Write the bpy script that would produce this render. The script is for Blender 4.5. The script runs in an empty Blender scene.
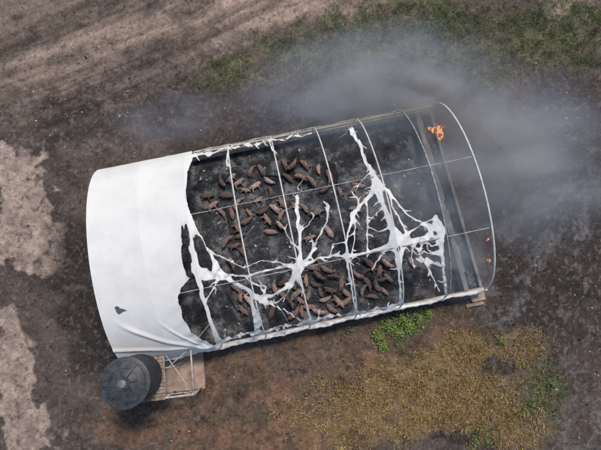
import bpy, bmesh, math, random
import numpy as np
from mathutils import Vector, Matrix
random.seed(7); rng=np.random.default_rng(7)
C=bpy.context; COL=C.scene.collection
# ------------------------------------------------------------------ survey / camera solution
F=431.0; H=26.82; TH=0.1914; PH=0.0114; YAW=0.1973; X0=-10.863; Y0=2.766; W=11.885; R=3.561; Z0=0.9; D=2.6
T1=1.363; T2=2.058
SK=[-0.05,1.0,2.0,3.0,4.0,5.05,6.08,7.12,8.08]
def plan(P):
    P=np.asarray(P,float).reshape(-1,3); c,s=math.cos(TH),math.sin(TH)
    X=P[:,0]; Y=c*P[:,1]+s*(P[:,2]-H); Z=-s*P[:,1]+c*(P[:,2]-H)
    d=np.maximum(-Z,6.0)
    u=F*X/d; v=F*Y/d; c2,s2=math.cos(PH),math.sin(PH)
    return np.stack([300.5+c2*u-s2*v,225-(s2*u+c2*v)],1)
def site(px,py,z=0.0):
    a=px-300.5; b=225-py; c2,s2=math.cos(PH),math.sin(PH)
    u=c2*a+s2*b; v=-s2*a+c2*b
    c,s=math.cos(TH),math.sin(TH)
    d=np.array([u/F, c*v/F+s*1.0, s*v/F-c*1.0])
    k=(z-H)/d[2]
    return Vector((d[0]*k,d[1]*k,z))
CY,SY=math.cos(YAW),math.sin(YAW)
def barn(a,b,z): # a metres along, b metres across (+ = far side)
    return Vector((X0+a*CY-b*SY, Y0+a*SY+b*CY, z))
def arch_np(s,t,off=0.0):
    b=(W/2+off)*np.cos(t); z=Z0+(R+off)*np.sin(t); a=s*D
    return np.stack([X0+a*CY-b*SY, Y0+a*SY+b*CY, z+0*a],-1)
# ------------------------------------------------------------------ noise
def _h(i,j,seed):
    n=(i*374761393+j*668265263+seed*1442695041)&0xffffffff
    n=((n^(n>>13))*1274126177)&0xffffffff
    return ((n^(n>>16))&0xffff)/65535.0
def vn(x,y,seed=0):
    xi=np.floor(x).astype(np.int64); yi=np.floor(y).astype(np.int64); fx=x-xi; fy=y-yi
    fx=fx*fx*(3-2*fx); fy=fy*fy*(3-2*fy)
    a=_h(xi,yi,seed);b=_h(xi+1,yi,seed);c=_h(xi,yi+1,seed);d=_h(xi+1,yi+1,seed)
    return (a*(1-fx)+b*fx)*(1-fy)+(c*(1-fx)+d*fx)*fy
def fbm(x,y,seed=0,o=4):
    r=0;a=.5;t=0
    for k in range(o):
        cx,sx=math.cos(.6*k),math.sin(.6*k)
        r=r+a*vn((x*cx-y*sx)*2**k+k*17.3,(x*sx+y*cx)*2**k-k*9.1,seed+k); t+=a; a*=.5
    return r/t
def ss(a,b,x):
    t=np.clip((x-a)/(b-a),0,1); return t*t*(3-2*t)
def lin(c):
    c=np.asarray(c,float)/255.0
    return np.where(c<=0.04045,c/12.92,((c+0.055)/1.055)**2.4)
# ------------------------------------------------------------------ helpers
def empty(name,loc=(0,0,0)):
    o=bpy.data.objects.new(name,None); o.location=loc; COL.objects.link(o); o.empty_display_size=.3; return o
def mesh_obj(name,V,Fc,mat=None,parent=None,smooth=False,cols=None):
    me=bpy.data.meshes.new(name)
    me.from_pydata([tuple(v) for v in V],[],[tuple(f) for f in Fc]); me.update()
    if cols is not None:
        ca=me.color_attributes.new("tint",'FLOAT_COLOR','POINT')
        arr=np.ones((len(V),4),dtype=np.float32); arr[:,:3]=cols
        ca.data.foreach_set("color",arr.ravel())
    if smooth: me.polygons.foreach_set("use_smooth",[True]*len(me.polygons))
    o=bpy.data.objects.new(name,me); COL.objects.link(o)
    if mat: me.materials.append(mat)
    if parent: o.parent=parent
    return o
def tube(name,pts,rad,mat,parent=None,n=8,radf=None,closed=False):
    pts=[Vector(p) for p in pts]; V=[];Fc=[]
    up=None; N=len(pts)
    for i,p in enumerate(pts):
        d=(pts[min(i+1,N-1)]-pts[max(i-1,0)]).normalized()
        if up is None: up=d.orthogonal().normalized()
        up=(up-d*up.dot(d)).normalized(); sd=d.cross(up)
        r=rad if radf is None else rad*radf(i/(N-1))
        for k in range(n):
            an=2*math.pi*k/n; V.append(p+(up*math.cos(an)+sd*math.sin(an))*r)
    for i in range(N-1):
        for k in range(n):
            Fc.append((i*n+k,i*n+(k+1)%n,(i+1)*n+(k+1)%n,(i+1)*n+k))
    Fc.append(tuple(range(n))[::-1]); Fc.append(tuple((N-1)*n+k for k in range(n)))
    return mesh_obj(name,V,Fc,mat,parent,True)
def box(name,cx,cy,cz,sx,sy,sz,mat,parent=None,yaw=0,bev=0.012,frame=None):
    bm=bmesh.new(); bmesh.ops.create_cube(bm,size=1)
    for v in bm.verts: v.co=Vector((v.co.x*sx,v.co.y*sy,v.co.z*sz))
    if bev: bmesh.ops.bevel(bm,geom=bm.edges[:],offset=bev,segments=2,affect='EDGES')
    M=Matrix.Translation((cx,cy,cz))@Matrix.Rotation(yaw,4,'Z'); bm.transform(M)
    me=bpy.data.meshes.new(name); bm.to_mesh(me); bm.free()
    o=bpy.data.objects.new(name,me); COL.objects.link(o); me.materials.append(mat)
    if parent:o.parent=parent
    return o
# ------------------------------------------------------------------ materials
class NT:
    def __init__(s,name):
        s.m=bpy.data.materials.new(name); s.m.use_nodes=True; s.t=s.m.node_tree; s.n=s.t.nodes; s.l=s.t.links
        s.b=s.n["Principled BSDF"]; s.out=s.n["Material Output"]
    def add(s,ty,**kw):
        x=s.n.new(ty)
        for k,v in kw.items():
            if k in x.inputs: x.inputs[k].default_value=v
            else: setattr(x,k,v)
        return x
    def link(s,a,b): s.l.new(a,b)
    def coord(s,out="Object"): return s.add("ShaderNodeTexCoord").outputs[out]
    def noise(s,sc,det=4,rough=.6,co=None):
        x=s.add("ShaderNodeTexNoise"); x.inputs["Scale"].default_value=sc; x.inputs["Detail"].default_value=det; x.inputs["Roughness"].default_value=rough
        s.link(co or s.coord(),x.inputs["Vector"]); return x.outputs["Fac"]
    def ramp(s,fac,stops):
        x=s.add("ShaderNodeValToRGB"); e=x.color_ramp.elements
        while len(e)<len(stops): e.new(.5)
        for i,(p,c) in enumerate(stops):
            e[i].position=p; e[i].color=(*c,1)
        s.link(fac,x.inputs["Fac"]); return x.outputs["Color"]
    def mix(s,fac,a,b,mode='MIX'):
        x=s.add("ShaderNodeMix",data_type='RGBA',blend_type=mode)
        for sock,v in ((x.inputs["Factor"],fac),(x.inputs[6],a),(x.inputs[7],b)):
            if hasattr(v,"is_output"): s.link(v,sock)
            elif isinstance(v,(int,float)): sock.default_value=v
            else: sock.default_value=(*v,1)
        return x.outputs[2]
    def math(s,op,a,b=0.0,clamp=False):
        x=s.add("ShaderNodeMath",operation=op,use_clamp=clamp)
        for i,v in enumerate((a,b)):
            if hasattr(v,"is_output"): s.link(v,x.inputs[i])
            else: x.inputs[i].default_value=v
        return x.outputs[0]
    def bump(s,h,st=.5,dist=.02):
        x=s.add("ShaderNodeBump"); x.inputs["Strength"].default_value=st; x.inputs["Distance"].default_value=dist
        s.link(h,x.inputs["Height"]); s.link(x.outputs["Normal"],s.b.inputs["Normal"])
def simple(name,c1,c2,sc=4,rough=.8,metal=0,bump=.3,spec=.3,lo=.35,hi=.65,dist=.02):
    m=NT(name); f=m.noise(sc,6,.65); col=m.ramp(f,[(lo,tuple(lin(c1))),(hi,tuple(lin(c2)))])
    m.link(col,m.b.inputs["Base Color"]); m.b.inputs["Roughness"].default_value=rough; m.b.inputs["Metallic"].default_value=metal
    m.b.inputs["Specular IOR Level"].default_value=spec
    if bump: m.bump(m.noise(sc*6,4,.7),bump,dist)
    return m.m
def ground_mat():
    m=NT("scorched_earth"); at=m.add("ShaderNodeAttribute",attribute_name="tint")
    n1=m.noise(3.2,7,.72); n2=m.noise(17,5,.75)
    k=m.math('ADD',m.math('MULTIPLY',n1,.8),m.math('MULTIPLY',n2,1.7))
    k=m.math('ADD',m.math('MULTIPLY',m.math('SUBTRACT',k,1.25),1.35),1.0)
    k=m.math('MAXIMUM',k,.3)
    v=m.add("ShaderNodeVectorMath",operation='SCALE'); m.link(at.outputs["Color"],v.inputs[0]); m.link(k,v.inputs["Scale"])
    m.link(v.outputs[0],m.b.inputs["Base Color"]); m.b.inputs["Roughness"].default_value=1; m.b.inputs["Specular IOR Level"].default_value=.03
    m.bump(m.math('ADD',m.math('MULTIPLY',n1,1.0),m.math('MULTIPLY',n2,.6)),.7,.12)
    return m.m
def floor_mat():
    m=NT("charred_floor"); f=m.noise(.9,7,.72); c=m.ramp(f,[(.36,tuple(lin((34,35,38)))),(.5,tuple(lin((60,62,66)))),(.62,tuple(lin((116,115,117))))])
    g=m.noise(9,6,.8); c2=m.ramp(g,[(.35,(.45,.45,.45)),(.7,(1.6,1.6,1.62))]); c=m.mix(1.0,c,c2,'MULTIPLY')
    fl=m.math('GREATER_THAN',m.noise(22,3,.6),.68); c=m.mix(m.math('MULTIPLY',fl,.45),c,tuple(lin((150,146,142))))
    m.link(c,m.b.inputs["Base Color"]); m.b.inputs["Roughness"].default_value=.95; m.b.inputs["Specular IOR Level"].default_value=.1
    m.bump(g,.7,.05); return m.m
def blade_mat(name):
    m=NT(name); at=m.add("ShaderNodeAttribute",attribute_name="tint"); m.link(at.outputs["Color"],m.b.inputs["Base Color"])
    m.b.inputs["Roughness"].default_value=.9; m.b.inputs["Specular IOR Level"].default_value=.1
    return m.m
def fabric_mat():
    m=NT("white_membrane"); n=m.noise(.7,5,.6); n2=m.noise(9,4,.7); n3=m.noise(1.7,6,.7)
    c=m.ramp(n,[(.3,(.72,.72,.71)),(.6,(.82,.82,.80))])
    so=m.math('MULTIPLY',m.math('SUBTRACT',n2,.58,True),.5); c=m.mix(so,c,(.3,.29,.27))
    at=m.add("ShaderNodeAttribute",attribute_name="tint"); sp=m.add("ShaderNodeSeparateColor"); m.link(at.outputs["Color"],sp.inputs[0])
    sc=m.math('MULTIPLY',sp.outputs[0],m.math('ADD',m.math('MULTIPLY',n3,1.6),-.25,True),True)
    c=m.mix(m.math('MULTIPLY',sc,.6),c,(.16,.14,.12))
    m.link(c,m.b.inputs["Base Color"]); m.b.inputs["Roughness"].default_value=.6; m.b.inputs["Specular IOR Level"].default_value=.2
    m.bump(m.math('ADD',m.noise(2.2,5,.6),m.math('MULTIPLY',m.noise(8,4,.6),.25)),.3,.05)
    tr=m.add("ShaderNodeBsdfTranslucent"); tr.inputs["Color"].default_value=(.8,.82,.84,1)
    mx=m.add("ShaderNodeMixShader"); mx.inputs[0].default_value=.10
    m.link(m.b.outputs[0],mx.inputs[1]); m.link(tr.outputs[0],mx.inputs[2]); m.link(mx.outputs[0],m.out.inputs["Surface"])
    return m.m
M_ground=ground_mat(); M_blade=blade_mat("grass_blades"); M_fab=fabric_mat(); M_floor=floor_mat()
M_pipe=simple("galvanised_pipe",(175,175,172),(216,216,212),5,.5,.0,.1)
M_pipe2=simple("sooty_pipe",(110,108,106),(175,172,168),4,.6,.0,.1)
M_purlin=simple("dull_pipe",(120,118,115),(190,188,184),1.5,.6,.0,.1)
M_wall=simple("concrete_wall",(140,130,118),(198,186,170),1.8,.9,0,.4)
M_wallsoot=simple("sooty_concrete",(88,90,94),(140,142,146),1.5,.9,0,.4)
M_tank=simple("tank_plastic",(38,41,45),(56,59,63),2,.5,0,.05,.4)
M_tank2=simple("tank_lid",(44,47,52),(74,77,82),3,.5,0,.08,.4)
M_hatch=simple("hatch_grey",(90,92,94),(130,131,133),6,.5,0,.05)
M_frame=simple("painted_steel",(150,140,134),(200,190,182),3,.6,.0,.1)
M_slab=simple("pale_slab",(140,118,104),(178,158,144),2,.95,0,.4)
M_timber=simple("weathered_timber",(110,98,86),(165,150,134),5,.9,0,.4)
M_char=simple("charcoal",(18,18,20),(50,48,48),6,.9,0,.6)
M_stone=simple("stone",(105,100,96),(190,184,176),5,.9,0,.5)
def pig_mat():
    m=NT("pig_skin"); oi=m.add("ShaderNodeObjectInfo")
    c=m.ramp(oi.outputs["Random"],[(0,tuple(lin((120,100,92)))),(.25,tuple(lin((152,128,118)))),(.5,tuple(lin((90,75,70)))),(.75,tuple(lin((134,110,100)))),(1,tuple(lin((178,156,146))))])
    f=m.noise(4,6,.65); f=m.math('MULTIPLY',m.math('SUBTRACT',f,.44,True),4.0,True)
    c=m.mix(m.math('MULTIPLY',f,.75),c,tuple(lin((56,49,47))))
    m.link(c,m.b.inputs["Base Color"]); m.b.inputs["Roughness"].default_value=.8; m.b.inputs["Specular IOR Level"].default_value=.15
    m.bump(m.noise(30,3,.6),.2,.01)
    return m.m
M_pig=pig_mat()
def fire_mat():
    m=NT("flame"); g=m.coord("Generated"); sp=m.add("ShaderNodeSeparateXYZ"); m.link(g,sp.inputs[0])
    c=m.ramp(sp.outputs["Z"],[(0,(1,.5,.14)),(.45,(1,.22,.03)),(1,(.7,.05,.0))])
    e=m.add("ShaderNodeEmission"); m.link(c,e.inputs["Color"]); e.inputs["Strength"].default_value=2.0
    t=m.add("ShaderNodeBsdfTransparent"); mx=m.add("ShaderNodeMixShader")
    f=m.noise(9,4,.7); f=m.math('MULTIPLY',m.math('SUBTRACT',f,.40),4.0,True)
    m.link(f,mx.inputs[0]); m.link(t.outputs[0],mx.inputs[1]); m.link(e.outputs[0],mx.inputs[2]); m.link(mx.outputs[0],m.out.inputs["Surface"])
    return m.m
M_fire=fire_mat()
# ------------------------------------------------------------------ ground
def blob(px,py,cx,cy,rx,ry,ang=0,soft=.5):
    a=math.radians(ang); dx=px-cx; dy=py-cy
    u=(dx*math.cos(a)+dy*math.sin(a))/rx; v=(-dx*math.sin(a)+dy*math.cos(a))/ry
    return 1-ss(1-soft,1+soft*.6,np.hypot(u,v))
def masks(px,py):
    wx=px+40*(fbm(px/45,py/45,11)-.5)+26*(fbm(px/12,py/12,12)-.5)
    wy=py+40*(fbm(px/45,py/45,21)-.5)+26*(fbm(px/12,py/12,22)-.5)
    B=lambda *a,**k: blob(wx,wy,*a,**k)
    mx=lambda *a: np.maximum.reduce(a)
    d={}
    d['brown']=mx(B(90,30,210,82,-12),B(260,8,150,34,-8))
    d['path']=mx(B(265,6,115,22,-12),B(140,40,130,18,-28)*.65,B(60,60,90,20,-28)*.6,B(575,6,24,9),B(330,2,60,14,-10))
    d['pale']=mx(B(24,190,30,52,0),B(40,240,34,38,-15),B(8,235,20,40),B(14,400,36,84,-12),B(28,432,32,32),B(5,330,16,20),B(3,160,14,30))
    d['green']=mx(B(255,66,80,22,-18),B(345,42,62,32,-14),B(430,30,95,38,0),B(540,30,95,40,6),B(455,52,95,28,0)*.85,B(400,325,30,16,-12)*.8,B(540,400,28,28,20)*.9,B(485,440,26,12)*.9,B(430,60,60,20)*.7)
    d['bright']=mx(B(560,22,75,28,10),B(400,326,26,13,-12),B(545,395,18,20),B(370,14,44,16),B(488,441,18,9),B(470,14,70,18),B(310,50,50,14,-16)*.5)
    d['dry']=mx(B(440,385,100,46,-14),B(395,405,75,40,-20),B(520,355,40,24,-10),B(330,410,60,34,0)*.35,B(500,425,50,30)*.8,B(470,352,55,20,-10))
    d['red']=mx(B(215,410,100,48,-4),B(140,425,60,24),B(300,430,90,30),B(300,360,130,30,-10)*.8,B(250,375,70,30)*.9,B(440,325,60,20,-10)*.6)
    d['burn']=mx(B(505,375,22,14,20),B(455,440,30,9),B(95,320,34,70,-8),B(75,262,30,44)*.9,B(545,240,90,130)*.8,B(180,110,120,30,-8)*.55,B(575,110,60,60)*.6,B(500,330,40,20,-10)*.85,B(325,115,150,30,-10)*.85,B(420,345,20,14)*.5,B(70,120,50,24,-20)*.5)
    return d
def ground_color(px,py):
    d=masks(px,py)
    f1=fbm(px/26,py/26,3,5); f2=fbm(px/6,py/6,5,4); f4=fbm(px/1.9,py/1.9,9,2)
    col=np.zeros(px.shape+(3,)); col[:]=lin((90,80,75))
    col*= (0.55+0.90*f1)[...,None]
    def over(w,c,var=.5):
        nonlocal col
        cc=lin(c)*( (1-var/2)+var*f2)[...,None]
        w=np.clip(w,0,1)[...,None]; col=col*(1-w)+cc*w
    over(d['brown']*.85,(122,108,99)); 
    over(d['path']*ss(.3,.6,f1+.1)*.9,(164,144,132),.3)
    over(d['red']*.9,(108,89,76),.8)
    over(d['red']*ss(.5,.64,f1)*.6,(134,100,82),.6)
    over(d['red']*ss(.5,.7,fbm(px/9,py/9,43))*.6,(84,74,62),.6)
    pl=d['pale']*.75+(fbm(px/9,py/9,47,5)-.5)*1.1
    over(ss(.32,.58,pl)*np.clip(d['pale']*3,0,1)*(.7+.3*ss(.35,.55,fbm(px/13,py/13,49,4))),(168,150,139),.75)
    over(d['dry']*.85,(140,118,84),.9)
    over(d['green']*ss(.3,.55,f2)*.7,(100,102,76),.8)
    over(d['burn']*.85*ss(.2,.5,f2+.1),(49,47,48),.9)
    ang=math.radians(-25); u=px*math.cos(ang)+py*math.sin(ang); v=-px*math.sin(ang)+py*math.cos(ang)
    v2=v+((u-150)**2)/4200.0+5*(fbm(px/60,py/60,29)-.5)
    st=fbm(u/90,v2/4.0,31,4); st2=fbm(u/200,v2/10.0,37,2)
    wst=blob(px,py,120,40,240,92,-20,.7)
    m=np.clip(wst,0,1)*(.8*(st-.5)+.9*(st2-.5))*1.35
    col*=np.clip(1+m,0.5,1.7)[...,None]
    for off in (44,54,96,106):
        tr=np.exp(-((v2-off-6*np.sin(u/60))/1.6)**2)*wst*ss(.42,.62,fbm(u/24,v2/9,41))
        col=col*(1-.25*tr[...,None])
    wr=np.maximum(blob(px,py,555,290,85,150,0,.5),blob(px,py,575,420,60,50))
    a1=fbm((px+py*.5)/14,(py-px*.2)/22,51,5); over(ss(.58,.74,a1)*wr*.45,(116,114,115),.5)
    a2=ss(.62,.7,fbm(px/5,py/7,53,4)); over(a2*wr*.30,(140,138,138),.4)
    wl=blob(px,py,70,120,120,60,-20,.6); over(ss(.6,.75,fbm(px/9,py/5,57))*wl*.35,(140,132,128),.4)
    over(ss(.62,.78,fbm(px/12,py/9,58))*.3,(124,112,104),.5)
    over(ss(.58,.74,fbm(px/17,py/15,59))*.45*(1-d['pale']),(60,55,54),.6)
    sp=ss(.68,.74,fbm(px/2.4,py/2.4,61,2)); over(sp*.30,(138,130,124),.2)
    sp=ss(.68,.76,fbm(px/3.1+50,py/3.1,67,2)); over(sp*.45,(40,38,39),.2)
    col*=(.75+.5*f4)[...,None]
    return np.clip(col,0.004,.8)
def axis(lo,hi,step):
    c=list(np.arange(lo,hi+step/2,step)); g=step; x=c[-1]; out=[]
    while x<900: g*=1.28; x+=g; out.append(x)
    g=step; x=c[0]; pre=[]
    while x>-900: g*=1.28; x-=g; pre.append(x)
    return np.array(pre[::-1]+c+out)
xs=axis(-21,22,.065); ys=axis(-12.5,21.5,.065)
GX,GY=np.meshgrid(xs,ys); gp=plan(np.stack([GX.ravel(),GY.ravel(),0*GX.ravel()],1))
gpx,gpy=gp[:,0].reshape(GX.shape),gp[:,1].reshape(GX.shape)
gc=ground_color(gpx,gpy)
gz=(fbm(GX*.8,GY*.8,71,3)-.5)*.06+(fbm(GX*4,GY*4,73,3)-.5)*.07-.02
ny,nx=GX.shape
me=bpy.data.meshes.new("ground"); V=np.stack([GX,GY,gz],-1).reshape(-1,3)
idx=np.arange(ny*nx).reshape(ny,nx); Q=np.stack([idx[:-1,:-1],idx[:-1,1:],idx[1:,1:],idx[1:,:-1]],-1).reshape(-1,4)
me.vertices.add(len(V)); me.vertices.foreach_set("co",V.ravel().astype(np.float32))
me.loops.add(Q.size); me.loops.foreach_set("vertex_index",Q.ravel().astype(np.int32))
me.polygons.add(len(Q)); me.polygons.foreach_set("loop_start",(np.arange(len(Q))*4).astype(np.int32)); me.polygons.foreach_set("loop_total",np.full(len(Q),4,dtype=np.int32))
me.update(calc_edges=True); me.polygons.foreach_set("use_smooth",[True]*len(Q))
ca=me.color_attributes.new("tint",'FLOAT_COLOR','POINT'); arr=np.ones((len(V),4),np.float32); arr[:,:3]=gc.reshape(-1,3); ca.data.foreach_set("color",arr.ravel())
me.materials.append(M_ground); go=bpy.data.objects.new("ground",me); COL.objects.link(go)
# ------------------------------------------------------------------ grass
def in_barn(x,y,m=.35):
    dx=x-X0; dy=y-Y0; a=dx*CY+dy*SY; b=-dx*SY+dy*CY
    return (a>-.4-m)&(a<8.1*D+m)&(np.abs(b)<W/2+m)
def blades(name,n,maskf,hmin,hmax,wid,cols,lean=.8,tuft=7,spread=.12):
    X=rng.uniform(-21,22,n*8); Y=rng.uniform(-12,21,n*8); p=plan(np.stack([X,Y,0*X],1))
    w=maskf(p[:,0],p[:,1]); k=(rng.random(len(X))<w)&~in_barn(X,Y); X=X[k][:n];Y=Y[k][:n]
    sz=np.repeat(rng.uniform(.5,1.25,len(X)),tuft)
    X=np.repeat(X,tuft)+rng.normal(0,spread,len(X)*tuft)*sz; Y=np.repeat(Y,tuft)+rng.normal(0,spread,len(Y)*tuft)*sz
    k=~in_barn(X,Y,.1); ci0=np.repeat(rng.random(len(k)//tuft),tuft)[k]; X=X[k];Y=Y[k]; N=len(X); sz=sz[k]
    h=rng.uniform(hmin,hmax,N)*sz; a=rng.uniform(0,2*math.pi,N); l=rng.uniform(.2,1,N)*lean
    a2=a+rng.normal(0,.9,N)+math.pi/2
    z0=-.04
    dx=np.cos(a)*h*l; dy=np.sin(a)*h*l; wx=np.cos(a2)*wid/2; wy=np.sin(a2)*wid/2
    P=np.zeros((N,4,3)); hz=h*np.sqrt(np.maximum(.1,1-l*l*.8))
    P[:,0]=np.stack([X-wx,Y-wy,0*X+z0],1); P[:,1]=np.stack([X+wx,Y+wy,0*X+z0],1)
    P[:,2]=np.stack([X+dx*.5+wx*.7,Y+dy*.5+wy*.7,z0+hz*.7],1); P[:,3]=np.stack([X+dx,Y+dy,z0+hz],1)
    Vv=P.reshape(-1,3); b=np.arange(N)*4; Fc=np.concatenate([np.stack([b,b+1,b+2],1),np.stack([b,b+2,b+3],1)])
    cl=lin(np.array(cols,float)); t=np.clip(ci0*.7+rng.random(N)*.3,0,.999)*(len(cl)-1); i=t.astype(int); fr=(t-i)[:,None]
    cc=(cl[i]*(1-fr)+cl[i+1]*fr)*rng.uniform(.75,1.2,N)[:,None]
    return mesh_obj(name,Vv,Fc,M_blade,None,False,np.repeat(cc,4,0))
def noisy(px,py,sc,sd): return ss(.38,.62,fbm(px/sc,py/sc,sd,3))
blades("green_grass",12500,lambda x,y: masks(x,y)['green']*(.25+.75*noisy(x,y,9,81))*.85,.06,.22,.03,[(110,120,82),(126,136,94),(146,148,114),(104,124,78)],.9,7,.13)
blades("bright_green_weeds",4200,lambda x,y: masks(x,y)['bright']*noisy(x,y,9,83),.08,.26,.04,[(102,132,64),(122,150,80),(98,120,64),(138,154,98)],.9,8,.12)
blades("dry_grass",14500,lambda x,y: masks(x,y)['dry']*(.15+.85*noisy(x,y,11,85))*(1-masks(x,y)['burn']*.9),.1,.38,.028,[(142,120,82),(188,162,112),(222,200,152),(164,140,96),(122,104,76)],.95,8,.14)
blades("sparse_scrub",3800,lambda x,y: np.maximum(masks(x,y)['red']*.6,.03)*noisy(x,y,8,87),.05,.2,.028,[(108,98,72),(96,104,66),(140,122,92),(80,72,60)],.9,7,.13)
def leaf_clump(name,pxs,n,sz,cols):
    V=[];Fc=[];cc=[]
    cl=lin(np.array(cols,float))
    for (px,py,r,hh) in pxs:
        c=site(px,py)
        for k in range(n):
            a=random.uniform(0,6.28); rr=r*abs(random.gauss(0,.62)); z=random.uniform(.03,hh)*max(.1,1-.5*(rr/r)**2)
            p=c+Vector((math.cos(a)*rr,math.sin(a)*rr,max(.02,z)))
            la=random.uniform(0,6.28); L=sz*random.uniform(.4,1.4); dv=Vector((math.cos(la),math.sin(la),random.uniform(-.5,.5)))*L; wv=Vector((-math.sin(la),math.cos(la),random.uniform(-.4,.4)))*L*.25
            b=len(V); V+= [p,p+dv*.5+wv,p+dv,p+dv*.5-wv]; Fc.append((b,b+1,b+2,b+3))
            q=cl[random.randrange(len(cl))]*random.uniform(.6,1.25); cc+=[q]*4
    return mesh_obj(name,V,Fc,M_blade,None,False,np.array(cc))
leaf_clump("leafy_weed_bush",[(386,325,.6,.5),(402,320,.65,.6),(417,317,.55,.45),(397,332,.55,.4),(378,336,.45,.35),(383,345,.35,.3),(428,313,.3,.3),(409,327,.4,.3)],230,.12,[(98,126,60),(122,150,76),(82,106,52),(134,152,90),(116,120,76)])
leaf_clump("leafy_weed_bush",[(540,392,.5,.3),(532,404,.4,.3),(550,383,.3,.3),(487,441,.5,.3),(474,443,.3,.25),(352,330,.3,.25),(500,340,.25,.2)],90,.1,[(98,118,70),(116,134,84),(82,100,58),(128,126,86)])
def rubble(name,n,maskf,smin,smax,mat,seed):
    r=np.random.default_rng(seed); V=[];Fc=[]; cnt=0
    ico=[Vector(v) for v in [(0,0,1),(.9,0,.3),(.28,.85,.3),(-.72,.53,.3),(-.72,-.53,.3),(.28,-.85,.3),(0,0,-.5)]]
    while cnt<n:
        x=r.uniform(-20,21);y=r.uniform(-11,19); p=plan([[x,y,0]]); 
        if in_barn(np.array([x]),np.array([y]))[0] or r.random()>float(maskf(p[:,0],p[:,1])[0]): continue
        s=smin+(smax-smin)*r.random()**4; b=len(V)
        M=Matrix.Rotation(r.uniform(0,6.28),3,'Z')
        for v in ico: V.append(M@Vector((v.x*s*r.uniform(.6,1.4),v.y*s*r.uniform(.5,1.2),v.z*s*.6*r.uniform(.6,1.3)))+Vector((x,y,.0)))
        for k in range(5):
            Fc.append((b,b+1+k,b+1+(k+1)%5)); Fc.append((b+6,b+1+(k+1)%5,b+1+k))
        cnt+=1
    return mesh_obj(name,V,Fc,mat)
rubble("pale_rubble",340,lambda x,y: np.clip(.15+.6*blob(x,y,60,110,110,90)+.5*blob(x,y,570,330,60,120),0,1),.02,.11,M_stone,3)
rubble("charred_debris",1000,lambda x,y: np.clip(.12+.8*blob(x,y,540,270,90,130)+.5*blob(x,y,300,400,200,50)+.6*blob(x,y,90,250,50,120),0,1),.02,.085,M_char,4)
# ------------------------------------------------------------------ barn
B=empty("hoop_barn",barn(10.4,0,0)); 
def par(o): 
    o.parent=B; o.matrix_parent_inverse=Matrix.Translation(-B.location); return o
def bbox_ab(name,a0,a1,b0,b1,z0,z1,mat,bev=.015):
    c=barn((a0+a1)/2,(b0+b1)/2,(z0+z1)/2); return par(box(name,c.x,c.y,c.z,a1-a0,b1-b0,z1-z0,mat,None,YAW,bev))
L=SK[8]*D; A0=SK[0]*D
fa=np.linspace(A0-.1,L+.15,300); fb=np.linspace(-W/2-.15,W/2+.15,160); FA,FB=np.meshgrid(fa,fb)
fz=.05+.06*fbm(FA*1.3,FB*1.3,91,4)+.05*fbm(FA*6,FB*6,93,3)
edge=(FA<A0)|(FA>L+.1)|(np.abs(FB)>W/2+.1); fz[edge]=-.1
FV=np.stack([X0+FA*CY-FB*SY,Y0+FA*SY+FB*CY,fz],-1).reshape(-1,3); ii=np.arange(FA.size).reshape(FA.shape)
FQ=np.stack([ii[:-1,:-1],ii[:-1,1:],ii[1:,1:],ii[1:,:-1]],-1).reshape(-1,4)
par(mesh_obj("floor",FV,FQ,M_floor,None,True))
wh=.86
bbox_ab("back_wall",A0,L-.02,W/2-.14,W/2+.1,-.1,wh,M_wall)
bbox_ab("front_wall",A0,L-.02,-W/2-.09,-W/2+.09,-.1,wh,M_wall)
bbox_ab("end_wall_low",L-.02,L+.16,-W/2-.09,W/2+.09,-.1,.35,M_wallsoot)
bbox_ab("west_end_wall",A0-.18,A0,-W/2-.09,W/2+.09,-.1,.86,M_wall)
bbox_ab("pen_wall",7.62*D,7.62*D+.16,-W/2+.12,W/2-.18,-.05,.95,M_wallsoot)
bbox_ab("pen_wall_cap",7.62*D-.03,7.62*D+.24,-W/2+.12,W/2-.18,.953,1.0,M_wallsoot)
for i in range(5):
    bb=-W/2+1.2+i*2.3
    bbox_ab("alley_trough_%d"%i,7.62*D+.35,7.62*D+.62,bb,bb+1.7,.06,.28,M_wallsoot)
for i in range(18):
    a=2*D+.3+i*.86
    bbox_ab("wall_batten_%d"%i,a,a+.07,W/2-.175,W/2-.142,.1,.84,M_timber,.005)
a=L-.15
bbox_ab("corner_footing",a-.5,a+.35,-W/2-.7,-W/2-.12,-.1,.22,M_slab,.03)
bbox_ab("corner_plank",a-.9,a+.2,-W/2-.95,-W/2-.75,-.05,.1,M_timber,.01)
# charred timbers lying on the floor
for q in range(26):
    a=random.uniform(2.2*D,7.4*D); b=random.uniform(-W/2+.8,W/2-.8); ln=random.uniform(.3,1.3); an=random.uniform(0,3.14)
    p=barn(a,b,.15); dvv=Vector((math.cos(an),math.sin(an),random.uniform(-.03,.05)))*ln/2
    par(tube("charred_timber_%d"%q,[p-dvv,p+dvv*.1+Vector((.02,.02,0)),p+dvv],random.uniform(.02,.045),random.choice([M_char,M_wallsoot,M_char]),None,5))
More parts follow.
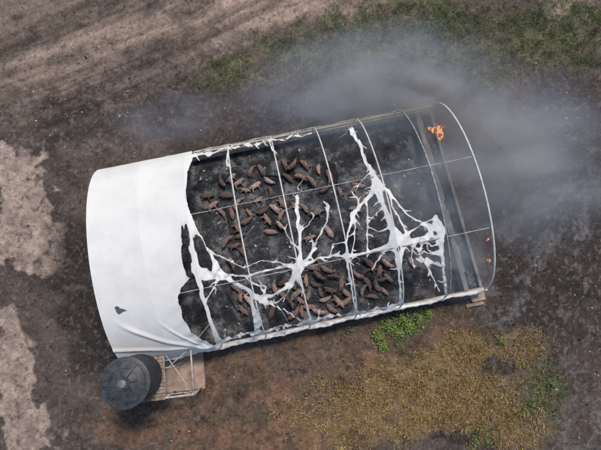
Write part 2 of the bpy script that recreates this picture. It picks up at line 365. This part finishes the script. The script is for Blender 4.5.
# hoops
for k in range(9):
    t=np.linspace(0,math.pi,56); P=arch_np(SK[k]+0*t,t,.0)
    pts=[Vector(P[0])-Vector((0,0,.86))]+[Vector(q) for q in P]+[Vector(P[-1])-Vector((0,0,.86))]
    par(tube("hoop_%d"%k,pts,.055 if k in(0,8) else .044,M_pipe if k!=7 else M_pipe2))
for nm,t in (("purlin_back",T1),("purlin_front",T2)):
    par(tube(nm,[Vector(arch_np(np.array([s]),np.array([t+.0]),-.05)[0])+Vector((0,0,-.06*math.sin(s*math.pi)**2+.02*math.sin(s*2.3+t*9))) for s in np.linspace(0,SK[8],60)],.024,M_purlin))
for b0,tz in ((W/2+.02,Z0+.05),(-W/2-.02,Z0+.03)):
    par(tube("wall_rail",[barn(a,b0,tz) for a in np.linspace(A0,L,30)],.05,M_pipe))
par(tube("rolled_curtain",[barn(a,-W/2-.08+.03*math.sin(a*2.1),Z0+.13+.02*math.sin(a*3.7)) for a in np.linspace(A0,L+.05,200)],.10,M_fab,None,10,lambda t:1+.2*math.sin(t*61)+.2*math.sin(t*151+1)+.15*math.sin(t*333)))
par(tube("rolled_curtain_back",[barn(a,W/2+.14+.03*math.sin(a*2.1),Z0+.0) for a in np.linspace(A0,L,160)],.07,M_wall,None,8,lambda t:1+.25*math.sin(t*71)+.2*math.sin(t*141+1)))
# ---- membrane with burnt tatters
ST=[
 [(188,156,3.5),(184,170,3),(182,195,3.2),(184,215,4),(190,240,3),(196,268,3.4),(203,300,1.8),(212,325,2),(219,342,3)],
 [(182,205,4),(192,225,3),(204,250,3.4),(214,268,5),(219,277,4)],
 [(190,268,4),(204,273,4.5),(218,277,4.4),(232,283,2),(246,290,2),(256,297,2.3),(262,301,2.6)],
 [(205,278,4),(222,277,1.5),(248,276,1.2),(270,272,1.2),(296,266,2.2)],
 [(250,291,1.6),(253,308,3),(258,322,4.6),(256,332,2.6),(262,334,1.6)],
 [(262,301,2.6),(266,290,1),(254,284,.8),(247,278,.8)],
 [(262,301,2.8),(274,297,1.5),(286,290,1.6),(294,280,2.6),(297,270,5.4)],
 [(299,270,4.6),(301,252,2.2),(299,230,1.9),(297,208,2.8),(297,192,1.5)],
 [(297,270,3.4),(310,258,.9),(318,240,.9),(326,222,.8),(329,206,2),(324,200,.7)],
 [(299,268,3.4),(314,262,1.5),(330,258,1.2),(346,256,2)],
 [(297,272,2.6),(303,290,.9),(308,308,.8),(311,322,1.6)],
 [(296,275,2.6),(288,296,.8),(276,306,.8),(262,303,1.1)],
 [(262,303,1.6),(280,312,.7),(298,320,.9),(306,323,1.6)],
 [(351,127,3.4),(358,140,2.2),(366,158,1.9),(373,172,2.8),(377,184,4.6)],
 [(377,184,4.6),(384,206,2.2),(392,226,4),(399,243,9)],
 [(377,184,4),(388,190,2.2),(398,202,1.2),(410,215,1.1),(424,224,1.2),(438,232,5)],
 [(390,191,1.6),(392,206,.9),(404,226,1.3),(410,238,2.8)],
 [(399,243,9),(414,242,4.4),(428,240,4),(439,231,7),(437,217,2.4)],
 [(439,231,6),(442,250,2.6),(444,270,1.5),(446,295,2)],
 [(418,262,1.5),(430,263,3.4),(440,266,1.8)],[(428,266,1.6),(434,280,.9),(440,292,.8)],
 [(425,243,1.6),(420,254,.8),(424,262,.9)],
 [(399,250,6),(399,270,1.7),(400,288,1.1),(402,303,2.2)],
 [(397,246,6.6),(384,251,2.8),(370,255,2),(356,256,1.9),(346,257,2.8)],
 [(377,185,3.2),(369,195,1.5),(360,206,1.9),(353,214,3.2),(350,228,1.3),(346,242,1.1),(347,256,1.9)],
 [(376,186,2.4),(368,200,.9),(368,222,.9),(369,240,.8),(370,254,1.3)],
 [(353,214,2.4),(356,228,.8),(354,244,.8),(352,256,.8)],
 [(347,257,2.4),(350,275,1.1),(353,295,1),(356,313,1.9)],
 [(360,207,1.1),(357,196,.9),(352,190,.8)],
 [(388,250,1.6),(380,264,.8),(374,272,.7)],
 [(228,150,1.2),(227,165,.7)],[(270,140,1.2),(273,150,.7)],
 [(186,157,1.8),(200,152,1.3),(228,147,.9),(270,139,.7),(312,132,.7)],
 [(219,342,3),(240,338,1.5),(262,333,2),(290,327,1.1),(311,322,1.8),(340,317,1),(356,314,1.6),(380,310,1),(402,304,1.6)],
 [(207,250,1.5),(228,262,.7),(243,268,.6),(262,262,.6),(297,268,1)],
 [(404,238,2),(418,228,.8),(428,222,.7),(437,218,1)],
 [(412,244,2),(420,252,.7),(432,256,.7),(442,252,1)],
 [(330,258,.9),(334,244,.6),(345,242,.7)],
 [(299,232,1),(308,224,.55),(314,214,.5)],[(300,250,1),(290,240,.55),(284,228,.5)],
 [(392,226,1.4),(380,232,.6),(369,228,.6)],[(372,170,1),(362,178,.55),(356,190,.5)],
 [(415,242,1.5),(412,258,.6),(416,272,.5)],[(219,277,1.6),(214,288,.7),(206,300,.9)],
 [(384,206,1),(376,214,.5),(369,222,.6)],[(428,240,1.5),(430,252,.6),(440,256,.8)],[(310,258,.8),(316,250,.5),(312,240,.5)],
]
ST=[ST[0],ST[1],ST[2]]+[[(x,y,r*(.95 if r>4.4 else .72)) for x,y,r in p] for p in ST[3:]]
rs=random.Random(5); SPUR=[]
for pl in ST[3:]:
    for (ax,ay,ar),(bx,by,br) in zip(pl[:-1],pl[1:]):
        ln=math.hypot(bx-ax,by-ay)
        for q in range(int(ln/18+rs.random())):
            t=rs.random(); x=ax+(bx-ax)*t; y=ay+(by-ay)*t; an=math.atan2(by-ay,bx-ax)+rs.choice((-1,1))*rs.uniform(.4,1.4); l=rs.uniform(2,7)+ar
            bnd=rs.uniform(-.8,.8); x1=x+math.cos(an)*l*.5;y1=y+math.sin(an)*l*.5; an+=bnd
            SPUR.append([(x,y,ar+(br-ar)*t),(x1,y1,.6),(x1+math.cos(an)*l*.6,y1+math.sin(an)*l*.6,.3)])
def fieldf(px,py):
    wx=px+3.0*(fbm(px/8,py/8,101,3)-.5); wy=py+3.0*(fbm(px/8,py/8,103,3)-.5)
    xb=np.interp(wy,[150,158,168,190,215,240,265,279,288,298,318,333,346,365],[193,188,185,182,181,181,183,190,181,178,182,191,215,232])
    f=wx-xb
    def cap(pl):
        x0=min(p[0] for p in pl)-16;x1=max(p[0] for p in pl)+16;y0=min(p[1] for p in pl)-16;y1=max(p[1] for p in pl)+16
        s=(wx>x0)&(wx<x1)&(wy>y0)&(wy<y1); X=wx[s];Y=wy[s]; d=np.full(X.shape,1e9)
        for (ax,ay,ar),(bx,by,br) in zip(pl[:-1],pl[1:]):
            vx,vy=bx-ax,by-ay; t=np.clip(((X-ax)*vx+(Y-ay)*vy)/(vx*vx+vy*vy+1e-6),0,1)
            d=np.minimum(d,np.hypot(X-ax-t*vx,Y-ay-t*vy)-(ar+(br-ar)*t))
        return s,d
    for pl,k in [(p,4.4) for p in ST]+[(p,2.0) for p in SPUR]:
        s,d=cap(pl); ff=f[s]
        h=np.clip(.5+.5*(ff-d)/k,0,1); f[s]=ff*(1-h)+d*h-k*h*(1-h)*.75
    def hole(hx,hy,rx,ry,a):
        a=math.radians(a); dx=wx-hx; dy=wy-hy; u=(dx*math.cos(a)+dy*math.sin(a))/rx; v=(-dx*math.sin(a)+dy*math.cos(a))/ry
        return (1-np.hypot(u,v))*min(rx,ry)
    for hh in ((203,253,4.4,21,-22),(186,262,3.6,17,-14),(187,235,2.2,12,-8),(399,249,1.8,3,20),(436,234,1.6,2.6,0)):
        f=np.maximum(f,hole(*hh))
    dm=np.minimum(4.2-np.abs(wx-119)*.9-np.abs(wy-311)*1.0+.4*(wx-119),3.2-np.abs(wy-313)*.9-np.abs(wx-121)*.35)
    dm=np.maximum(dm,2.2-np.hypot((wx-117.5)*.9,(wy-309)*1.2))
    f=np.maximum(f,dm)
    return f
s_=np.linspace(SK[0]-.02,7.35,960); t_=np.linspace(-.035,math.pi+.03,460)
SG,TG=np.meshgrid(s_,t_); P0=arch_np(SG.ravel(),TG.ravel(),.055)
pp=plan(P0); f=fieldf(pp[:,0],pp[:,1])
solid=(1-ss(1.9,2.15,SG)).ravel()
sg=SG.ravel(); tg=TG.ravel()
sk=np.array(SK); i=np.clip(np.searchsorted(sk,sg)-1,0,7); fr=np.clip((sg-sk[i])/(sk[i+1]-sk[i]),0,1)
bell=np.sin(math.pi*fr)
side=np.sin(np.clip(tg,0,math.pi))
sag=bell*(solid*.07*side+(1-solid)*(.18+.3*fbm(sg*2,tg*3,111,2))*side)
wr=(1-solid)*(.24*(fbm(sg*7,tg*11,113,3)-.5)+.06*np.sin(tg*50+sg*20+6*fbm(sg*4,tg*5,119)))+solid*(.05*(fbm(sg*1.2,tg*3,115,3)-.5)+.04*ss(1.1,1.95,sg)*np.sin(tg*34+sg*9+5*fbm(sg*3,tg*3,117))*ss(1.3,2.3,tg))
wr*=np.maximum(bell,.15)
fold=np.exp(-((tg-2.15-.42*sg)/.035)**2)*.08*ss(.1,.5,sg)*(1-ss(1.7,2,sg)); fold+=np.exp(-((tg-2.55-.18*sg)/.03)**2)*.07*solid
fold+=solid*.05*np.exp(-((tg-2.3-.75*(sg-1))/.03)**2)*ss(.9,1.3,sg)
off=.055-sag+wr+fold
b_=(W/2+off)*np.cos(tg); z_=Z0+(R+off)*np.sin(tg); a_=sg*D
PF=np.stack([X0+a_*CY-b_*SY,Y0+a_*SY+b_*CY,z_],1)
g=-f; n1,n2=SG.shape; vid={}; OV=[]; OF=[]; OG=[]
inside=g>0
def vv(i):
    k=vid.get(i)
    if k is None: k=len(OV); vid[i]=k; OV.append(PF[i]); OG.append((g[i],sg[i]))
    return k
def ve(i,j):
    key=(i,j) if i<j else (j,i); k=vid.get(key)
    if k is None:
        t=g[i]/(g[i]-g[j]); k=len(OV); vid[key]=k; OV.append(PF[i]*(1-t)+PF[j]*t); OG.append((0.0,sg[i]))
    return k
ix=np.arange(n1*n2).reshape(n1,n2)
T_=np.concatenate([np.stack([ix[:-1,:-1],ix[:-1,1:],ix[1:,1:]],-1).reshape(-1,3),np.stack([ix[:-1,:-1],ix[1:,1:],ix[1:,:-1]],-1).reshape(-1,3)])
cnt=inside[T_].sum(1)
for tri in T_[cnt>0].tolist():
    c=[j for j in tri if inside[j]]
    if len(c)==3: OF.append((vv(tri[0]),vv(tri[1]),vv(tri[2]))); continue
    poly=[]
    for q in range(3):
        a,b=tri[q],tri[(q+1)%3]
        if inside[a]: poly.append(vv(a))
        if inside[a]!=inside[b]: poly.append(ve(a,b))
    if len(poly)>2: OF.append(tuple(poly))
OVn=np.array(OV); OGn=np.array(OG)
ed=np.clip(1-OGn[:,0]/1.0,0,1)*.8
fc=par(mesh_obj("torn_cover",OVn,OF,M_fab,None,True,np.stack([ed,ed*0,ed*0],1)))
t=np.linspace(0,math.pi,40); gv=[]; gf=[]
for j,q in enumerate(t):
    p=arch_np(np.array([SK[0]]),np.array([q]),-.0)[0]; gv.append(p+np.array([0.03*CY,.03*SY,0])); gv.append((p[0],p[1],.86))
for j in range(39): gf.append((2*j,2*j+2,2*j+3,2*j+1))
par(mesh_obj("west_gable_curtain",gv,gf,M_fab,None,False,np.zeros((len(gv),3))))
nodes=[(x,y) for pl in ST[3:] for (x,y,r) in pl if r>1.0 and y<305]
for q in range(40):
    x,y=random.choice(nodes); x+=random.uniform(-2,2); y+=random.uniform(-2,2)
    pg=site(x,y,3.6); a=(pg.x-X0)*CY+(pg.y-Y0)*SY; b=-(pg.x-X0)*SY+(pg.y-Y0)*CY
    if abs(b)>W/2-.8: continue
    zt=Z0+R*math.sqrt(1-(b/(W/2))**2)-.15
    pg=site(x,y,zt); a=(pg.x-X0)*CY+(pg.y-Y0)*SY; b=-(pg.x-X0)*SY+(pg.y-Y0)*CY
    ln=random.uniform(.4,1.5); dv=Vector((random.uniform(-.9,.9),random.uniform(-.9,.9),-1)); p0=barn(a,b,zt); w1,w2=random.uniform(3,9),random.uniform(3,8)
    par(tube("cover_thread_%d"%q,[p0+dv*ln*u+Vector((.09*math.sin(u*w1+q),.09*math.cos(u*w2+q),-.1*math.sin(u*3))) for u in np.linspace(0,1,9)],.017,M_fab,None,5,lambda t:1.4-1.1*t))
sv=[];sf=[]
for q in range(130):
    a=random.uniform(2*D,7.4*D); b=random.uniform(-W/2+.5,W/2-.5); c=barn(a,b,.15); r=random.uniform(.02,.11); k=random.randint(5,8); base=len(sv)
    e=random.uniform(.25,1); rot=random.uniform(0,6.28)
    for j in range(k):
        an=6.283*j/k; rr=r*random.uniform(.4,1.4); x,y=rr*math.cos(an),rr*e*math.sin(an)
        sv.append(c+Vector((x*math.cos(rot)-y*math.sin(rot),x*math.sin(rot)+y*math.cos(rot),random.uniform(0,.06))))
    sf.append(tuple(range(base,base+k)))
par(mesh_obj("fallen_cover_scraps",sv,sf,M_stone,None))
# ------------------------------------------------------------------ pigs
def pig_mesh(name,kind,bend=0.0):
    J={}; E=[]; 
    def j(n,x,y,z,rx,rz=None,par=None):
        J[n]=[Vector((x,y,z)),(rx,rz or rx)]
        if par: E.append((par,n))
    j('pelvis',-.22,0,.40,.155,.165); j('rump',-.34,0,.39,.125,.13,'pelvis'); j('mid',-.02,0,.39,.172,.18,'pelvis'); j('chest',.17,0,.40,.155,.165,'mid')
    j('neck',.29,0,.43,.125,.135,'chest'); j('head',.39,0,.44,.10,.105,'neck'); j('muz',.49,0,.40,.062,.062,'head'); j('snout',.56,0,.38,.048,.048,'muz')
    j('tail1',-.45,.0,.44,.014,None,'rump'); j('tail2',-.49,.03,.40,.010,None,'tail1')
    for sd,y in(('L',.095),('R',-.095)):
        w=1 if sd=='L' else -1; st=.05*w if kind=='walk' else 0
        j('fs'+sd,.17+st*.4,y,.25,.06,None,'chest'); j('fk'+sd,.18+st,y,.14,.037,None,'fs'+sd); j('ff'+sd,.19+st*1.3,y,.03,.034,None,'fk'+sd)
        j('hs'+sd,-.20-st*.4,y,.26,.08,None,'pelvis'); j('hk'+sd,-.28-st,y,.15,.04,None,'hs'+sd); j('hf'+sd,-.25-st*1.3,y,.03,.034,None,'hk'+sd)
        j('ear'+sd,.37,y*.95,.525,.024,.034,'head'); j('et'+sd,.43,y*1.35,.53,.012,.022,'ear'+sd)
    for n,(p,r) in J.items():
        p.y+=bend*(max(p.x,0)**2)*1.6+bend*.4*max(-p.x,0)**2
        if kind=='side':
            y,z=p.y,p.z; p.y=(z-.39); p.z=.175+y*1.0
            if n[:2] in('fk','ff','hk','hf'): p.z=max(.05,p.z-.04)
            if n.startswith('et') or n.startswith('ear'): p.z=max(.05,p.z)
            if n in('head','muz','snout'): p.z-=.05
        if kind=='belly':
            p.z-=.215
            if n[:2] in('fs','hs'): p.z=.09; p.y*=1.35
            if n[:2]=='fk': p.z=.05; p.x+=.07; p.y*=1.5
            if n[:2]=='ff': p.z=.04; p.x+=.16; p.y*=1.4
            if n[:2]=='hk': p.z=.05; p.x+=.04; p.y*=1.7
            if n[:2]=='hf': p.z=.04; p.x+=.13; p.y*=1.8
            if n in('head','muz','snout'): p.z-=.05
    names=list(J); me=bpy.data.meshes.new(name+"_rig"); me.from_pydata([J[n][0] for n in names],[(names.index(a),names.index(b)) for a,b in E],[])
    o=bpy.data.objects.new(name+"_rig",me); COL.objects.link(o)
    md=o.modifiers.new("skin",'SKIN'); md.use_smooth_shade=True
    C.view_layer.update()
    for i_,n in enumerate(names):
        sv_=me.skin_vertices[0].data[i_]; sv_.radius=J[n][1]; sv_.use_root=(n=='pelvis')
    sb=o.modifiers.new("sub",'SUBSURF'); sb.levels=1; sb.render_levels=1
    dg=C.evaluated_depsgraph_get(); m2=bpy.data.meshes.new_from_object(o.evaluated_get(dg)); m2.name=name
    bpy.data.objects.remove(o); m2.materials.clear(); m2.materials.append(M_pig)
    m2.polygons.foreach_set("use_smooth",[True]*len(m2.polygons))
    return m2
PM=[pig_mesh("pig_a",'stand',.5),pig_mesh("pig_b",'walk',-.6),pig_mesh("pig_c",'side',.3),pig_mesh("pig_d",'belly',.5),pig_mesh("pig_e",'side',-.5),pig_mesh("pig_f",'belly',-.8),pig_mesh("pig_g",'belly',.0)]
PP=[(222,183),(231,178),(238,183),(250,172),(262,171),(268,181),(271,191),(285,165),(292,167),(305,165),(318,169),(300,177),(312,182),(222,212),(232,214),(238,228),(226,242),(234,246),(262,212),(267,219),(275,209),(280,216),(282,203),(305,208),(316,213),(324,190),(352,191),(358,186),(361,200),(356,209),(240,296),(249,301),(237,288),(275,290),(283,296),(290,301),(300,291),(308,297),(315,285),(318,276),(326,270),(312,268),(320,293),(330,290),(335,276),(341,285),(346,293),(338,301),(301,311),(309,307),(294,315),(365,271),(372,267),(379,272),(368,282),(376,286),(384,291),(381,280),(362,290),(367,262),(373,296),(306,280),(292,284),(325,300),(331,309),(346,302),(352,284),(358,276),(318,312),(386,264),(255,186),(245,190),(289,178),(330,176),(340,192),(232,262),(242,252),(329,232),(309,238),(411,262),(398,196),(207,196),(212,206),(280,226),(226,196),(250,214),(270,232),(296,206),(352,226),(318,258),(284,282),(300,300),(296,294),(388,278),(240,236),(246,222),(258,200),(236,204),(266,302),(272,312),(243,310)]
pos=[site(x,y,.2) for x,y in PP]
for it in range(30):
    for a in range(len(pos)):
        for b in range(a):
            d=pos[a]-pos[b]; l=d.length
            if l<.42:
                d=(d/l if l>1e-4 else Vector((1,0,0)))*(.42-l)*.5; pos[a]+=d; pos[b]-=d
for k,p in enumerate(pos):
    o=bpy.data.objects.new("pig",random.choice(PM[:2]+PM[2:]*2)); COL.objects.link(o)
    o.location=(p.x,p.y,.09); o.rotation_euler=(0,0,random.choice([1.0,1.7,-1.2,-.6,2.4,.3])+random.uniform(-.5,.5)); s=random.uniform(.72,1.0); o.scale=(s,s,s)
# ------------------------------------------------------------------ water tank on stand
tz0,tz1=2.0,4.3
tc=site(141.5,376,tz0); TK=empty("water_tank",(tc.x,tc.y,tz0))
def parT(o,E=TK): o.parent=E; o.matrix_parent_inverse=Matrix.Translation(-E.location); return o
def lathe(name,prof,c,mat,n=64,E=TK):
    V=[];Fc=[]
    for (r,z) in prof:
        for k in range(n): an=2*math.pi*k/n; V.append((c.x+r*math.cos(an),c.y+r*math.sin(an),z))
    for i in range(len(prof)-1):
        for k in range(n): Fc.append((i*n+k,i*n+(k+1)%n,(i+1)*n+(k+1)%n,(i+1)*n+k))
    Fc.append(tuple((len(prof)-1)*n+k for k in range(n))); Fc.append(tuple(range(n))[::-1])
    o=mesh_obj(name,V,Fc,mat,None,True); 
    md=o.modifiers.new("es",'EDGE_SPLIT'); md.split_angle=math.radians(35)
    return parT(o,E)
rb=1.22
prof=[(rb*.95,tz0+.06),(rb*.96,tz0+.1)]
for i in range(3):
    z=tz0+.3+i*.6; prof+=[(rb*.965,z),(rb*.985,z+.05),(rb*.985,z+.13),(rb*.965,z+.18)]
prof+=[(rb,tz1-.15),(rb,tz1-.05)]
lathe("tank_body",prof,tc,M_tank)
lid=[(rb+.04,tz1-.12),(rb+.04,tz1-.03),(rb-.03,tz1),(rb*.86,tz1+.02),(rb*.84,tz1+.07),(rb*.6,tz1+.16),(rb*.58,tz1+.13),(rb*.3,tz1+.24),(rb*.28,tz1+.28),(.05,tz1+.29)]
lathe("tank_lid",lid,tc,M_tank2)
lathe("lid_hatch",[(.2,tz1+.292),(.2,tz1+.34),(.16,tz1+.36),(.02,tz1+.37)],tc,M_hatch,24)
for k in range(8):
    an=k*math.pi/4+.2; d=Vector((math.cos(an),math.sin(an),0)); 
    parT(tube("lid_rib_%d"%k,[Vector((tc.x,tc.y,tz1+.27))+d*.34,Vector((tc.x,tc.y,tz1+.155))+d*rb*.6,Vector((tc.x,tc.y,tz1+.06))+d*rb*.84],.028,M_tank2,None,6))
TS=empty("tank_stand",(tc.x,tc.y,0)); YS=math.radians(6)
def pS(u,v,z): return Vector((tc.x+u*math.cos(YS)-v*math.sin(YS),tc.y+u*math.sin(YS)+v*math.cos(YS),z))
parS=lambda o: parT(o,TS)
us=(-1.15,1.2,2.75); vs=(-1.3,1.2)
for u in us:
    for v in vs: parS(tube("stand_post",[pS(u,v,-.05),pS(u,v,2.0)],.05,M_frame))
for v in vs:
    parS(tube("stand_beam",[pS(us[0]-.1,v,1.95),pS(us[2]+.05,v,1.95)],.055,M_frame)); parS(tube("stand_beam_low",[pS(us[0],v,.9),pS(us[2],v,.9)],.03,M_frame))
    parS(tube("stand_brace",[pS(us[1],v,.1),pS(us[2],v,1.9)],.028,M_frame)); parS(tube("stand_brace",[pS(us[0],v,.1),pS(us[1],v,1.9)],.028,M_frame))
for u in us: parS(tube("stand_cross",[pS(u,vs[0],1.88),pS(u,vs[1],1.88)],.05,M_frame))
parS(tube("stand_diagonal",[pS(us[1],vs[1],1.92),pS(us[2],vs[0],1.92)],.03,M_frame)); parS(tube("stand_diagonal",[pS(us[1],.1,1.86),pS(us[2],vs[1],1.86)],.025,M_frame))
for k in range(15):
    v=-1.3+k*.18; c=pS(0.0,v,2.03); parS(box("deck_plank",c.x,c.y,c.z-.0,2.5,.15,.04,M_timber,None,YS,.006))
c=pS(1.4,0,.06); parS(box("stand_slab",c.x,c.y,.0,3.2,2.7,.14,M_slab,None,YS,.03))
parS(tube("feed_pipe",[pS(1.3,.3,2.2),pS(1.7,.3,2.15),pS(1.75,.3,.2),pS(2.6,1.4,.12),pS(3.8,2.6,.15)],.03,M_pipe2))
# ------------------------------------------------------------------ flames
def flame(name,c,h,r,n=7):
    bm=bmesh.new()
    for q in range(n):
        a=random.uniform(0,6.28); rr=random.uniform(0,r); b=Vector((c.x+rr*math.cos(a)*1.5,c.y+rr*math.sin(a)*1.5,c.z)); hh=h*random.uniform(.4,1); w=r*random.uniform(.2,.4); ph=random.uniform(0,6)
        rings=[]
        for i in range(7):
            u=i/6; rad=w*(math.sin(math.pi*min(1,u*.85+.15))**.8)*(1-u*.75)+.005
            cc=b+Vector((.18*h*u*math.sin(ph+u*4)-.1*u*h,.18*h*u*math.cos(ph*1.3+u*3)+.25*u*h,hh*u))
            rings.append([bm.verts.new(cc+Vector((rad*math.cos(k*math.pi/3),rad*math.sin(k*math.pi/3),0))) for k in range(6)])
        for i in range(6):
            for k in range(6): bm.faces.new((rings[i][k],rings[i][(k+1)%6],rings[i+1][(k+1)%6],rings[i+1][k]))
    me=bpy.data.meshes.new(name); bm.to_mesh(me); bm.free(); me.materials.append(M_fire); me.polygons.foreach_set("use_smooth",[True]*len(me.polygons))
    o=bpy.data.objects.new(name,me); COL.objects.link(o)
for (x,y,h,r) in ((438,131,.95,.27),(440,140,.6,.16),(429,129,.35,.1),(488,240,.22,.07),(489,261,.22,.07)):
    flame("flame",site(x,y,.15),h,r)
# ------------------------------------------------------------------ smoke
def smoke(name,px,py,z,rx,ry,rz,yaw,dens,nsc=.45,thr=.30,col=(.66,.78,1.0)):
    bm=bmesh.new(); bmesh.ops.create_icosphere(bm,subdivisions=2,radius=1)
    me=bpy.data.meshes.new(name); bm.to_mesh(me); bm.free()
    o=bpy.data.objects.new(name,me); COL.objects.link(o); o.location=site(px,py,z); o.scale=(rx,ry,rz); o.rotation_euler=(0,0,math.radians(yaw))
    m=NT(name+"_vol"); m.n.remove(m.b)
    oc=m.coord("Object"); ln=m.add("ShaderNodeVectorMath",operation='LENGTH'); m.link(oc,ln.inputs[0])
    geo=m.add("ShaderNodeNewGeometry"); mp=m.add("ShaderNodeMapping"); m.link(geo.outputs["Position"],mp.inputs["Vector"]); mp.inputs["Rotation"].default_value=(0,0,.5); mp.inputs["Scale"].default_value=(.6,1.3,.5)
    nz=m.add("ShaderNodeTexNoise"); nz.inputs["Scale"].default_value=nsc; nz.inputs["Detail"].default_value=3; m.link(mp.outputs[0],nz.inputs["Vector"])
    fall=m.math('SUBTRACT',.97,ln.outputs["Value"],True); fall=m.math('MULTIPLY',fall,fall)
    n=m.math('MULTIPLY',m.math('SUBTRACT',nz.outputs["Fac"],thr,True),4.0)
    dn=m.math('MULTIPLY',m.math('MULTIPLY',fall,n),dens)
    pv=m.add("ShaderNodeVolumeScatter"); pv.inputs["Color"].default_value=(*col,1)
    m.link(dn,pv.inputs["Density"]); m.link(pv.outputs[0],m.out.inputs["Volume"]); me.materials.append(m.m)
    try: m.m.cycles.volume_step_rate=2.5
    except Exception as e: print("nostep",e)
smoke("smoke_plume",426,93,2.2,3.0,2.3,2.2,10,2.6,.8,.36)
smoke("smoke_plume",365,84,2.4,10.5,5.0,2.5,12,1.05,.45,.27)
smoke("smoke_plume",515,150,2.2,8.5,7.5,2.5,-20,1.1,.4,.27)
smoke("smoke_plume",420,190,2.2,6.0,5.5,2.1,0,.55,.4,.27)
smoke("smoke_plume",458,265,1.6,3.0,2.8,1.5,0,.8)
smoke("smoke_plume",175,120,1.4,5.5,2.6,1.4,10,.55)
# ------------------------------------------------------------------ light, world, camera
w=bpy.data.worlds.new("World"); C.scene.world=w; w.use_nodes=True; nt=w.node_tree
sky=nt.nodes.new("ShaderNodeTexSky"); sky.sky_type='NISHITA'; sky.sun_disc=False
el,az=math.radians(60),math.radians(25)
sky.sun_elevation=el; sky.sun_rotation=az
nt.links.new(sky.outputs[0],nt.nodes["Background"].inputs[0]); nt.nodes["Background"].inputs[1].default_value=.125
sl=bpy.data.lights.new("sun",'SUN'); sl.energy=3.1; sl.angle=math.radians(12); sl.color=(1,.9,.77)
so=bpy.data.objects.new("sun",sl); COL.objects.link(so)
dv=Vector((math.sin(az)*math.cos(el),math.cos(az)*math.cos(el),math.sin(el))); so.rotation_euler=dv.to_track_quat('Z','Y').to_euler(); so.location=dv*60
cam=bpy.data.cameras.new("camera"); co=bpy.data.objects.new("camera",cam); COL.objects.link(co)
co.matrix_world=Matrix.Translation((0,0,H))@Matrix.Rotation(TH,4,'X')@Matrix.Rotation(-PH,4,'Z')
cam.sensor_width=36; cam.lens=F/601*36; cam.clip_start=.1; cam.clip_end=3000
C.scene.camera=co
C.scene.view_settings.view_transform='Standard'; C.scene.view_settings.look='None'; C.scene.view_settings.exposure=0
